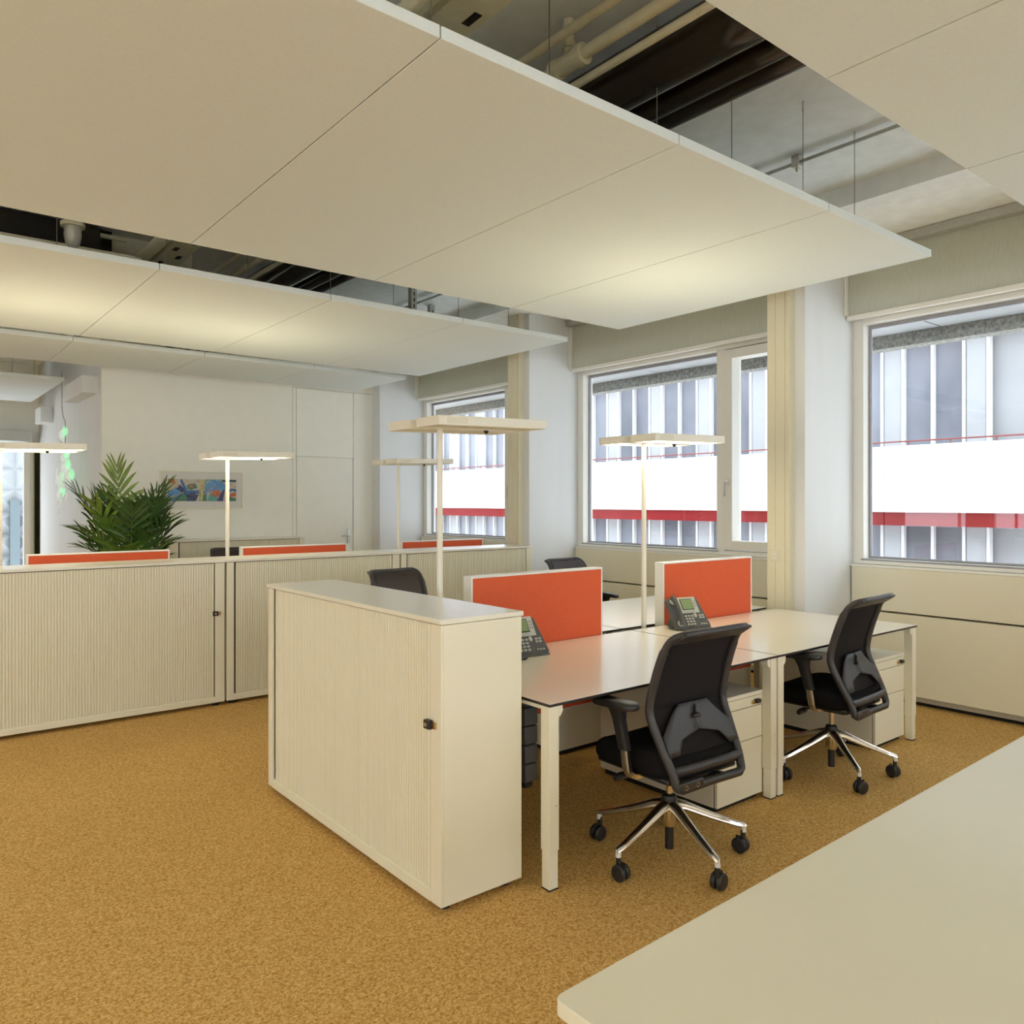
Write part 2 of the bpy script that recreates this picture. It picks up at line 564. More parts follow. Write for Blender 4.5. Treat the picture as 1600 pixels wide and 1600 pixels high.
def bay(n, ya, yb, label, blabel):
    """one bay between two columns; the casement is at the low-y end"""
    g = .012
    B(XP, 6.17, ya + g, yb - g, .075, .686).build('parapet_panel', 'furn', wp, bevel=.002)
    B(XP, 6.17, ya + g, yb - g, .700, 1.030).build('parapet_panel', 'furn', wp, bevel=.002)
    B(XP, 6.20, ya, yb, 1.031, 1.050).build('window_board', 'winframe', wp, bevel=.003)
    B(6.135, 6.165, ya + .05, yb - .05, .03, .074).build('radiator_rail', 'galv', wp, bevel=.004)
    w = struct('window_%d' % n, label)
    x0, x1 = 6.15, 6.30
    zb, zt = 1.052, 3.05
    ym = yb - 1.93           # centre of the mullion
    f = MB()
    f.box(x0, x1, yb - .085, yb, zb, zt).box(x0, x1, ya, ya + .06, zb, zt)
    f.box(x0, x1, ya + .06, yb - .085, zb, zb + .04).box(x0, x1, ya + .06, yb - .085, zt - .08, zt)
    f.build('window_frame', 'winframe', w, bevel=.003)
    B(x0, x1, ym - .045, ym + .045, zb + .04, zt - .08).build('mullion', 'winframe', w, bevel=.003)
    # fixed light
    a, b_ = ym + .045, yb - .085
    q = MB()
    q.box(6.235, 6.262, b_ - .016, b_, zb + .04, zt - .08).box(6.235, 6.262, a, a + .012, zb + .04, zt - .08)
    q.box(6.235, 6.262, a + .012, b_ - .016, zb + .04, zb + .058).box(6.235, 6.262, a + .012, b_ - .016, zt - .11, zt - .08)
    q.build('gasket', 'gasket', w)
    B(6.245, 6.252, a + .012, b_ - .016, zb + .058, zt - .11).build('pane', 'pane', w)
    B(6.145, 6.16, a - .02, b_ + .02, zb + .028, zb + .040).build('sill_rail', 'gasket', w)
    # casement
    a, b_ = ya + .06, ym - .045
    s = MB()
    xs = 6.135
    s.box(xs, 6.28, b_ - .09, b_ - .002, zb + .05, zt - .09).box(xs, 6.28, a, a + .09, zb + .05, zt - .09)
    s.box(xs, 6.28, a + .09, b_ - .09, zb + .05, zb + .135).box(xs, 6.28, a + .09, b_ - .09, zt - .175, zt - .09)
    so = s.build('sash', 'winframe', w, bevel=.003)
    B(6.235, 6.242, a + .09, b_ - .09, zb + .135, zt - .175).build('pane', 'pane', so)
    hb = MB().box(xs - .012, xs, b_ - .062, b_ - .03, 1.70, 1.76)
    hb.tube([(xs - .01, b_ - .046, 1.742), (xs - .045, b_ - .046, 1.742), (xs - .05, b_ - .046, 1.73), (xs - .05, b_ - .046, 1.60)], .010, 10)
    hb.build('handle', 'alu', so, smooth=40)
    # roller blind
    t = thing('roller_blind', blabel, 'blind', (6.05, ya, 3.0), 0, 'roller blinds above the windows')
    L = yb - ya
    B(-.0015, .0015, .02, L - .02, .03, .56).build('fabric', 'blind', t)
    B(-.018, .018, .005, L - .005, -.005, .032).build('bottom_bar', 'winframe', t, bevel=.006)
    B(-.09, .07, .005, L - .005, .50, .565).build('cassette', 'galv', t, bevel=.004)
    B(-.05, .05, L - .016, L - .001, .03, .50).build('side_rail', 'winframe', t, bevel=.004)
    B(-.05, .05, .001, .016, .03, .50).build('side_rail', 'winframe', t, bevel=.004)


BAYS = [(COLY[2] + .29, COLY[3]), (COLY[3] + .29, COLY[4]), (COLY[4] + .29, COLY[5]), (COLY[1] + .29, COLY[2]), (COLY[0] + .29, COLY[1])]
wl_ = ['large window nearest the camera beside the empty chair', 'window with a casement behind the front desks', 'far window behind the cabinet row',
       'window of the bay behind the camera', 'window of the rearmost bay']
bl_ = ['grey-green roller blind over the rightmost window', 'grey-green roller blind over the window with the casement handle', 'grey-green roller blind over the far window behind the cabinet row',
       'grey-green roller blind of the bay behind the camera', 'grey-green roller blind of the rearmost bay']
for k, (a, b_) in enumerate(BAYS):
    bay((1, 2, 3, 5, 6)[k], a, b_, wl_[k], bl_[k])
B(6.15, 6.35, YB, COLY[0], 0, BEAMZ).build('wall_infill', 'column', wp)

# ------------------------------------------------------------------ outside
ov = struct('roof_overhang', 'grey concrete balcony soffit outside the windows')
for k in range(6):
    y0 = YB + k * 3.22
    B(6.35, 7.42, y0 + .01, y0 + 3.21, 3.12, 3.35).build('soffit_slab', 'smooth_conc', ov, bevel=.004)
    B(7.43, 7.60, y0, y0 + 3.22, 3.00, 3.40).build('edge_beam', 'rough_conc', ov)
for k in range(6):
    y0 = YB + k * 3.22
    B(6.36, 7.50, y0, y0 + 3.22, 3.41, 6.2).build('sky_block_storey', 'smooth_conc', ov)  # unseen storey added so the facing panes reflect less sky
o = B(6.4, 14.8, -30, 40, -.3, -.1).build('ground', 'ground')  # hidden below the sills; added as a pale reflector for the ceiling
tag(o, 'unseen pale ground outside, raised to bounce daylight onto the ceiling', None, None, 'structure')

FX = 15.0                     # the facade across the courtyard
bt = thing('office_building', 'white office building across the courtyard with red bands', 'building', (FX, 0, 0))
PIT = 1.48
BY0 = 1.24
NB = 26
floors = [(-5.75, 0), (-1.9, 0), (1.95, 0), (5.8, 0)]
W0 = -2
for zi, zf in enumerate((-2.51, 1.11, 4.73)):
    # zf: bottom of the red band; white parapet above it, glass above that
    for k in range(7):
        y0 = BY0 + (k - 1) * 4 * PIT
        B(-.12, .25, y0 + .008, y0 + 4 * PIT - .008, zf, zf + .25).build('red_band', 'facade_red', bt)
        B(-.16, .25, y0 + .006, y0 + 4 * PIT - .006, zf + .25, zf + 1.49).build('parapet_panel', 'facade', bt)
    y_a, y_b = BY0 - 4 * PIT, BY0 + 24 * PIT
    rl = MB().tube([(-.10, y_a, zf + 1.57), (-.10, y_b, zf + 1.57)], .016, 6)
    y = y_a + .3
    while y < y_b:
        rl.cyl((-.10, y, zf + 1.48), (-.10, y, zf + 1.57), .010, 6)
        y += PIT / 2
    rl.build('railing', 'facade_rail', bt)
    if zi == 2:
        continue
    for k in range(-4, 24):
        y = BY0 + k * PIT
        near = 5 < y < 33
        if not near:
            continue
        B(.22, .42, y - .16, y + .16, zf + 1.42, zf + 3.62).build('pier', 'facade_pier', bt)
        for dy in (-.20, .20, PIT / 2):
            B(.20, .34, y + dy - .026, y + dy + .026, zf + 1.42, zf + 3.62).build('mullion', 'facade', bt)
        B(.30, .32, y + .226, y + PIT / 2 - .026, zf + 1.42, zf + 3.62).build('pane', 'facade_glass', bt)
        B(.30, .32, y + PIT / 2 + .026, y + PIT - .226, zf + 1.42, zf + 3.62).build('pane', 'facade_glass', bt)
B(.45, 6, BY0 - 4 * PIT, BY0 + 24 * PIT, -7, 8.2).build('building_core', 'facade_pier', bt)

rb = thing('relief_facade', 'white building clad in pyramid relief panels beyond the lobby window', 'building', (0, 22, -7))
B(-8, 6, .35, 5, 0, 17).build('building_core', 'facade_pier', rb)
pm = MB()
P = .52
for i in range(-6, 9):
    for j in range(12, 22):
        x, z = i * P, j * P
        pm.add([(x, .3, z), (x + P, .3, z), (x + P, .3, z + P), (x, .3, z + P), (x + P * .4, .08, z + P * .62)],
               [(0, 1, 4), (1, 2, 4), (2, 3, 4), (3, 0, 4)])
o = pm.build('relief_panels', 'relief', rb)
o['kind'] = 'stuff'
for i in range(-6, 10):
    B(i * P - .04 - .05 * (i % 3), i * P + .06, .02, .2, 4, 8.35 + .25 * (i % 2)).build('louvre', 'slate', rb)

# ------------------------------------------------------------------ hung ceiling panels
PZ = 3.03
PT = .042
XS = [-.970 + 1.187 * k for k in range(6)]      # -0.97 ... 4.965
rows = [(-1.12, 1.45, 'frontmost row above the white table'), (2.10, 4.677, 'row over the front desks'),
        (5.32, 7.88, 'row over the cabinet row'), (8.17, 9.50, 'short row along the far wall')]
colw = ['leftmost', 'second from left', 'third from left', 'second from window', 'window end']
for ri, (ya, yb, rl_) in enumerate(rows):
    for ci in range(5):
        if ri == 0 and ci == 0:
            continue
        x0, x1 = XS[ci] + .003, XS[ci + 1] - .003
        lab = 'off-white acoustic ceiling panel, %s in the %s' % (colw[ci], rl_)
        t = thing('ceiling_panel', lab, 'ceiling panel', (x0, ya, PZ), 0, 'acoustic panels hung below the ceiling slab')
        L, D = x1 - x0, yb - ya
        B(0, L, 0, D, 0, PT).build('board', 'panel', t, bevel=.002)
        for wx in (.09, .64):
            for wy in (.20, D - .20):
                wr = MB().cyl((wx, wy, PT), (wx, wy, SLAB - PZ), .0022, 6)
                wr.build('wire', 'wire', t)
                MB().cyl((wx, wy, SLAB - PZ - .05), (wx, wy, SLAB - PZ), .006, 8).build('wire_anchor', 'steel', t)
t = thing('ceiling_panel', 'white ceiling panel hanging over the lobby beyond the palm', 'ceiling panel', (-1.9, 10.9, PZ), 0, 'acoustic panels hung below the ceiling slab')
for k in range(3):
    B(0, 3.676, k * .88, k * .88 + .874, 0, PT).build('board', 'panel', t, bevel=.002)
for wx in (.3, 3.4):
    for wy in (.3, 2.3):
        MB().cyl((wx, wy, PT), (wx, wy, SLAB - PZ), .0022, 6).build('wire', 'wire', t)

# ------------------------------------------------------------------ services under the slab
Y0, Y1 = YB + .2, 9.8


def yrun(name, x, z, r, m, label, cat, n=20, group=None, ya=Y0, yb=Y1):
    o = MB().cyl((0, ya, 0), (0, yb, 0), r, n).build(name, m, None, smooth=40)
    o.location = (x, 0, z)
    tag(o, label, cat, group)
    return o


yrun('ventilation_duct', 2.705, 3.50, .125, 'duct', 'wide glossy black duct running under the slab', 'duct', 28)
yrun('ventilation_duct', 2.905, 3.44, .058, 'duct', 'slim glossy black pipe between the wide duct and its twin', 'duct', 24)
yrun('ventilation_duct', 3.030, 3.44, .058, 'duct', 'slim glossy black pipe on the window side of the ducts', 'duct', 24)
yrun('pipe', 2.30, 3.56, .020, 'pipe', 'thin cream pipe furthest from the black ducts', 'pipe', 14)
yrun('pipe', 2.47, 3.44, .018, 'pipe', 'thin cream pipe beside the wide black duct', 'pipe', 14)
pv = thing('pipe', 'cream pipe with a coupling between the two thin pipes', 'pipe', (2.395, 0, 3.50))
MB().cyl((0, Y0, 0), (0, Y1, 0), .027, 16).build('pipe_run', 'pipe', pv, smooth=40)
cp = MB()
cp.cyl((0, 2.50, 0), (0, 2.62, 0), .040, 16).cyl((0, 2.46, 0), (0, 2.50, 0), .047, 16).cyl((0, 2.62, 0), (0, 2.66, 0), .047, 16)
cp.cyl((0, 2.56, 0), (0, 2.56, .19), .024, 14).cyl((0, 2.56, .06), (0, 2.56, .085), .034, 14)
cp.build('coupling', 'pipe', pv, smooth=40)
yrun('pipe', 1.58, 3.42, .042, 'pipe', 'thick cream pipe beside the slotted steel channel', 'pipe', 18)
# slotted channel
ch = thing('steel_channel', 'cream slotted steel channel running under the slab', 'channel', (1.74, 0, 3.40))
MB().prism([(-.09, 0), (.09, 0), (.09, .10), (.082, .10), (.082, .008), (-.082, .008), (-.082, .10), (-.09, .10)], Y1 - Y0, lambda u, v, w_: (u, Y0 + w_, v)).build('channel_body', 'pipe', ch)
sl = MB()
yy = Y0 + .2
while yy < Y1 - .2:
    sl.box(-.055, -.02, yy, yy + .09, -.0015, .001).box(.02, .055, yy + .2, yy + .29, -.0015, .001)
    yy += .42
sl.build('slots', 'joint', ch)
for x in (1.70, 1.78):
    for yy in (2.5, 5.0, 8.0):
        B(x - 1.74 - .01, x - 1.74 + .01, yy, yy + .04, .1, .299).build('hanger', 'galv', ch)
# conduit with clamp over the window end
cl = thing('conduit', 'thin grey conduit with a steel clamp over the window end', 'conduit', (4.45, 0, 3.655))
MB().cyl((0, Y0, 0), (0, Y1, 0), .011, 10).cyl((.028, Y0, .01), (.028, Y1, .01), .007, 8).build('conduit_run', 'galv', cl, smooth=40)
MB().box(-.025, .03, 2.66, 2.71, -.03, .042).cyl((0, 2.685, -.03), (0, 2.685, -.055), .009, 8).build('clamp', 'steel', cl, bevel=.004)
# perforated drop struts near the far window
for k, (x, y) in enumerate(((4.05, 6.55), (4.72, 7.25), (1.95, 6.9))):
    t = thing('drop_strut', ('galvanised perforated strut above the second panel row, pipe side', 'galvanised perforated strut above the panel row, window side', 'galvanised perforated strut beside the slotted channel')[k], 'strut', (x, y, 3.08), 0, 'galvanised struts hanging from the slab')
    MB().prism([(-.03, -.03), (.03, -.03), (.03, -.026), (-.026, -.026), (-.026, .03), (-.03, .03)], SLAB - 3.08).build('angle', 'galv', t)
    hh = MB()
    for q in range(9):
        hh.box(-.006, .006, -.0312, -.0296, .05 + q * .06, .085 + q * .06)
    hh.build('slots', 'joint', t)
# transverse beam with dark rounded openings, left of the ducts
cb = struct('beam_cross', 'pale cross beam with dark rounded openings')
B(XL, 2.1, 6.95, 7.10, 3.50, SLAB).build('beam_web', 'pipe', cb)
o = B(XL, 1.45, 6.85, 6.95, 3.52, 3.69).build('opening_shade', 'darkvoid', cb)  # solid box; the darkness inside the openings is put into its colour
B(XL, 2.1, 6.80, 6.86, 3.485, 3.50).build('flange', 'pipe', cb)
bd = MB().cyl((XL + .1, 0, 0), (1.25, 0, 0), .17, 28).build('ventilation_duct', 'darkvoid', None, smooth=40)
bd.location = (0, 6.42, 3.40)
tag(bd, 'matt dark duct across the slab at the left gap', 'duct')
for k, (yy, zz) in enumerate(((6.18, 3.32), (6.60, 3.57))):
    o = MB().cyl((XL + .1, 0, 0), (1.5, 0, 0), .018, 10).build('pipe', 'pipe', None, smooth=40)
    o.location = (0, yy, zz)
    tag(o, ('thin cream pipe crossing below the dark duct', 'thin cream pipe crossing behind the dark duct')[k], 'pipe')
# bulkhead lamp with a glass jar
t = thing('bulkhead_light', 'caged glass jar light under the slab above the left gap', 'light fitting', (1.02, 5.95, 3.27))
MB().lathe([(.0, .43), (.012, .43), (.012, .22), (.05, .2), (.055, .15), (.075, .145), (.075, .12), (.0, .12)], 20).build('holder', 'pipe', t, smooth=40)
MB().lathe([(.052, .12), (.054, .06), (.045, .01), (.025, -.015), (.001, -.02)], 20).build('glass_jar', 'phone_lt', t, smooth=60)

# ------------------------------------------------------------------ tambour cabinets


def cabinet(label, L, D, loc, rz, H=1.105, lock=True, group='tambour cabinets'):
    t = thing('tambour_cabinet', label, 'cabinet', loc, rz, group)
    zb = .028
    T = .019
    b = MB()
    b.box(.004, .022, .012, D, zb, H - T - .003).box(L - .022, L - .004, .012, D, zb, H - T - .003)
    b.box(.022, L - .022, .006, D, zb, zb + .045).box(.022, L - .022, D - .012, D, zb + .045, H - T - .003)
    b.build('carcass', 'furn', t, bevel=.0015)
    B(-.004, L + .004, -.006, D + .004, H - T, H).build('top', 'furn_top', t, bevel=.002)
    B(.012, L - .012, .03, D - .02, H - T - .003, H - T).build('shadow_gap', 'joint', t)
    B(.004, .060, .000, .012, zb, H - T - .003).build('frame_strip', 'furn', t, bevel=.0015)
    B(L - .075, L - .004, .000, .012, zb, H - T - .003).build('frame_strip', 'furn', t, bevel=.0015)
    B(.060, L - .075, -.002, .012, zb, zb + .034).build('bottom_rail', 'furn', t, bevel=.0015)
    B(.060, L - .075, .020, .024, zb + .034, H - T - .003).build('door_recess', 'joint', t)
    # ribbed shutter: one slat every 19 mm with a recessed joint
    s = MB()
    x = .076
    xe = L - .082
    n = int((xe - x) / .0185)
    p = (xe - x) / n
    z0, z1 = zb + .040, H - T - .006
    for k in range(n):
        a, c = x + k * p, x + (k + 1) * p
        s.loft([[(a + .0012, .0195, z), (a + .0022, .0110, z), (a + .0045, .0090, z), (c - .0045, .0090, z), (c - .0022, .0110, z), (c - .0012, .0195, z)] for z in (z0, z1)])
    s.box(x, xe, .0165, .0195, z0, z1)
    o = s.build('shutter_slats', 'furn', t)
    o['kind'] = 'stuff'
    B(L - .100, L - .083, .004, .019, z0, z1).build('pull_strip', 'furn', t, bevel=.002)
    if lock:
        k = MB().box(L - .094, L - .056, -.022, -.001, .686, .720).build('lock', 'blackp', t, bevel=.003)
        MB().box(L - .056, L - .034, -.008, 0, .690, .716).build('lock_hasp', 'brass', k, bevel=.001)
        MB().cyl((L - .077, -.0240, .703), (L - .077, -.019, .703), .008, 10).build('lock_dial', 'steel', k)
    B(L - .030, L - .010, -.0072, -.0058, H - .0145, H - .0045).build('maker_tag', 'alu', t)
    for fx in (.06, L - .06):
        for fy in (.05, D - .05):
            MB().cyl((fx, fy, 0), (fx, fy, zb), .024, 14).build('foot', 'blackp', t, smooth=40)
    return t


cabinet('low white tambour cabinet standing crosswise at the end of the front desks', 1.670, .390, (1.634, 4.108, 0), -PI / 2)
cabinet('white tambour cabinet at the left end of the row', 1.5285, .40, (.534, 6.03, 0), 0)
cabinet('white tambour cabinet in the middle of the row behind the front desks', 1.5285, .40, (2.071, 6.03, 0), 0)
cabinet('white tambour cabinet at the window end of the row', 1.5285, .40, (3.608, 6.03, 0), 0)
cabinet('white tambour cabinet against the far wall below the framed picture', 1.60, .42, (2.63, 9.42, 0), 0)

# ------------------------------------------------------------------ desks
DZ = .745


def desk(label, x0, y0, L=1.594, D=1.03, flip=False, group='white bench desks'):
    """front (sitting) edge at local y = 0, back edge at y = D"""
    t = thing('desk', label, 'desk', (x0 + (L if flip else 0), y0 + (D if flip else 0), 0), PI if flip else 0, group)
    B(0, L, 0, D, DZ - .0125, DZ - .0012).build('edge', 'black_edge', t, bevel=.0012)
    B(.0015, L - .0015, .0015, D - .0015, DZ - .0015, DZ).build('top', 'desk', t)
    for x in (.003, L - .055):
        for y in (.006, D - .075):
            lg = B(x, x + .052, y, y + .052, .155, DZ - .0125).build('leg', 'furn', t, bevel=.002)
            B(x + .003, x + .049, y + .003, y + .049, .005, .155).build('leg_sleeve', 'furn', lg, bevel=.002)
            B(x + .002, x + .050, y + .002, y + .050, 0, .005).build('leg_foot', 'joint', lg)
            MB().cyl((x + .036, y - .0008, .335), (x + .036, y + .003, .335), .004, 10).build('leg_screw', 'steel', lg)
    fr = MB()
    for x in (.006, L - .052):
        fr.box(x, x + .046, .06, D - .08, DZ - .030, DZ - .0125)
    fr.box(.055, L - .055, D - .125, D - .085, DZ - .040, DZ - .0125)
    fr.build('frame', 'furn', t, bevel=.002)
    for x in (.056, L - .057 - .022):
        MB().prism([(0, 0), (.022, 0), (.022, -.030), (.010, -.046), (0, -.046)] if x < 1 else [(0, 0), (.022, 0), (.022, -.046), (.012, -.046), (0, -.030)], .04,
                   lambda u, v, w_, x=x: (x + u, .010 + w_, DZ - .0125 + v)).build('corner_bracket', 'furn', t)
    return t


DX = [2.063, 3.666]
DF = 2.315
desk('white desk with black edge nearest the camera, beside the crosswise cabinet', DX[0], DF)
desk('white desk with black edge by the column, holding the phone with its handset in view', DX[1], DF)
desk('white desk behind the left front screen', DX[0], 3.43, flip=True)
desk('white desk behind the front screens by the window', DX[1], 3.43, flip=True)
for k, x in enumerate((.78, 2.40, 4.02)):
    desk(('white desk behind the left cabinet of the row', 'white desk behind the middle cabinet of the row', 'white desk behind the window end cabinet of the row')[k], x, 6.93, L=1.38 if k == 2 else 1.594, flip=True)


def screen(label, x0, x1, y, z0=.34, z1=1.15, th=.072, group='red felt desk screens'):
    t = thing('desk_screen', label, 'screen', (x0, y, 0), 0, group)
    L = x1 - x0
    f = MB()
    w_ = .010
    f.box(0, w_, 0, th, z0, z1).box(L - w_, L, 0, th, z0, z1).box(w_, L - w_, 0, th, z1 - w_, z1).box(w_, L - w_, 0, th, z0, z0 + w_)
    f.build('frame', 'alu', t, bevel=.001)
    B(w_ * .5, L - w_ * .5, .0015, th - .0015, z0 + .005, z1 - w_ * .9).build('felt_panel', 'red', t)
    for x in (.2, L - .2):
        B(x, x + .05, -.03, .0, DZ - .045, DZ - .014).build('clamp', 'galv', t)
    return t


screen('orange-red felt screen on the desk beside the crosswise cabinet', 2.434, 3.414, 3.352)
screen('orange-red felt screen on the desk by the column, behind the phone', 3.975, 4.955, 3.352)
screen('orange-red screen top showing behind the left cabinet of the row', .871, 1.886, 6.850)
screen('orange-red screen top showing behind the middle cabinet of the row', 2.49, 3.50, 6.850)
screen('orange-red screen top showing behind the window end cabinet of the row', 4.11, 5.13, 6.850)

# ------------------------------------------------------------------ drawer pedestals


def pedestal(label, x0, y0, D=.80, W=.42, flip=False):
    t = thing('drawer_pedestal', label, 'pedestal', (x0 + (W if flip else 0), y0, 0), PI if flip else 0, 'white drawer pedestals under the desks')
    H = .565
    B(0, W, .022, D, .03, H - .022).build('body', 'furn', t, bevel=.002)
    B(-.001, W + .001, 0, D + .001, H - .021, H).build('top', 'furn_top', t, bevel=.002)
    for z0, z1 in ((.03, .322), (.326, .488), (.492, .541)):
        d = B(.004, W - .004, .002, .020, z0, z1).build('drawer_front', 'furn', t, bevel=.0015)
        if z0 > .49:
            k = B(W - .078, W - .042, -.020, .002, .505, .526).build('lock', 'blackp', d, bevel=.003)
            B(W - .100, W - .078, -.008, .002, .503, .520).build('lock_hasp', 'brass', d, bevel=.001)
    B(.003, W - .003, .018, .022, .032, .54).build('drawer_gap', 'joint', t)
    B(W - .025, W - .008, -.001, .0005, H - .016, H - .006).build('maker_tag', 'alu', t)
    B(.015, W - .015, .03, D - .02, 0, .03).build('plinth', 'joint', t)
    return t


pedestal('white drawer pedestal behind the nearest chair', 3.215, 2.372, W=.392)
pedestal('white drawer pedestal at the window end of the desks', 4.815, 2.372, W=.392)
pedestal('white drawer pedestal under the desk behind the left screen', 3.215, 4.33, flip=True)
pedestal('white drawer pedestal under the rear desk by the window', 4.79, 4.33, flip=True)

# cable spine and cable under the front desk
t = thing('cable_spine', 'dark grey segmented cable box hanging below the nearest desk', 'cable box', (2.225, 2.66, .30))
for k in range(5):
    B(0, .075, 0, .12, k * .084, k * .084 + .080).build('segment', 'phone_dk', t, bevel=.006)
B(.015, .06, .02, .10, -.03, .435).build('core', 'blackp', t)
o = MB().tube(smooth_path([(0, 0, 0), (-.03, .05, .01), (-.06, .10, -.06), (-.09, .16, -.25), (-.05, .20, -.50), (.05, .28, -.69)], 5), .006, 8).build('power_cable', 'blackp', None, smooth=60)
o.location = (2.26, 2.62, .722)
tag(o, 'black power cable hanging below the nearest desk', 'cable')

# ------------------------------------------------------------------ floor lamps


def lamp(label, x, y, L=.69, lit=True, rot=0.0):
    t = thing('floor_lamp', label, 'floor lamp', (x, y, 0), rot, 'twin-headed white floor lamps')
    MB().prism(rrect(.48, .46, .05), .012, lambda u, v, w_: (u + .13, v, w_)).build('base', 'lampw', t, bevel=.002)
    MB().cyl((0, 0, .012), (0, 0, 1.945), .0155, 16).build('pole', 'lampw', t, smooth=40)
    hd = bpy.data.objects.new('head', None)
    COL.objects.link(hd)
    hd.parent = t
    hd.location = (0, 0, 1.945)
    hd.rotation_euler = (0, -math.radians(1.5), 0)
    Hh = .048
    x0, x1 = -.165, L - .165
    br = MB().box(-.03, .12, -.04, .04, -.022, .020)
    for a, b_ in ((-.240, -.035), (.035, .240)):
        # shell: open box with rim
        e = .008
        s = MB()
        s.box(x0, x1, a, a + e, -Hh / 2, Hh / 2).box(x0, x1, b_ - e, b_, -Hh / 2, Hh / 2)
        s.box(x0, x0 + e, a + e, b_ - e, -Hh / 2, Hh / 2).box(x1 - e, x1, a + e, b_ - e, -Hh / 2, Hh / 2)
        s.build('light_bar', 'lampw', hd, bevel=.003)
        B(x0 + e, x1 - e, a + e, b_ - e, -Hh / 2 + .006, -Hh / 2 + .010).build('downlight_diffuser', 'lamp_dn' if lit else 'lamp_off', hd)
        B(x0 + e, x1 - e, a + e, b_ - e, Hh / 2 - .012, Hh / 2 - .008).build('uplight_diffuser', 'lamp_up' if lit else 'lamp_off', hd)
    br.build('bridge', 'lampw', hd, bevel=.003)
    MB().lathe([(.001, -.028), (.010, -.024), (.013, -.014), (.013, .0)], 14, (.30, 0, -.012)).build('sensor', 'blackp', hd, smooth=50)
    B(.27, .33, -.04, .04, -.014, -.006).build('sensor_plate', 'lampw', hd)
    B(x0 + .05, x0 + .17, -.2412, -.2398, -.014, .016).build('control_cover', 'switch', hd, bevel=.001)
    return t


lamp('white floor lamp behind the crosswise cabinet, standing between the front desks', 2.262, 3.392, lit=False)
lamp('white floor lamp standing between the two front screens', 3.832, 3.392)
lamp('white floor lamp at the joint of the left and middle row cabinets', 2.345, 6.80, .655)
lamp('white floor lamp in front of the far window, behind the window end row cabinet', 4.03, 6.78, .66, lit=False)
lamp('white floor lamp cut off at the left edge, behind the left row cabinet', .695, 6.80)
for k, (x, y) in enumerate(((1.2, -2.6), (3.6, -2.6), (-2.6, 0.6), (-2.6, 3.8), (-2.4, 7.4))):  # extra lamps out of view, added to lift the room brightness
    lamp(('added white fill lamp behind the camera, away from the windows', 'added white fill lamp behind the camera, near the windows', 'added white fill lamp left of the camera, out of view', 'added white fill lamp left of the front desks, out of view', 'added white fill lamp left of the cabinet row, out of view')[k], x, y)

# ------------------------------------------------------------------ swivel chairs


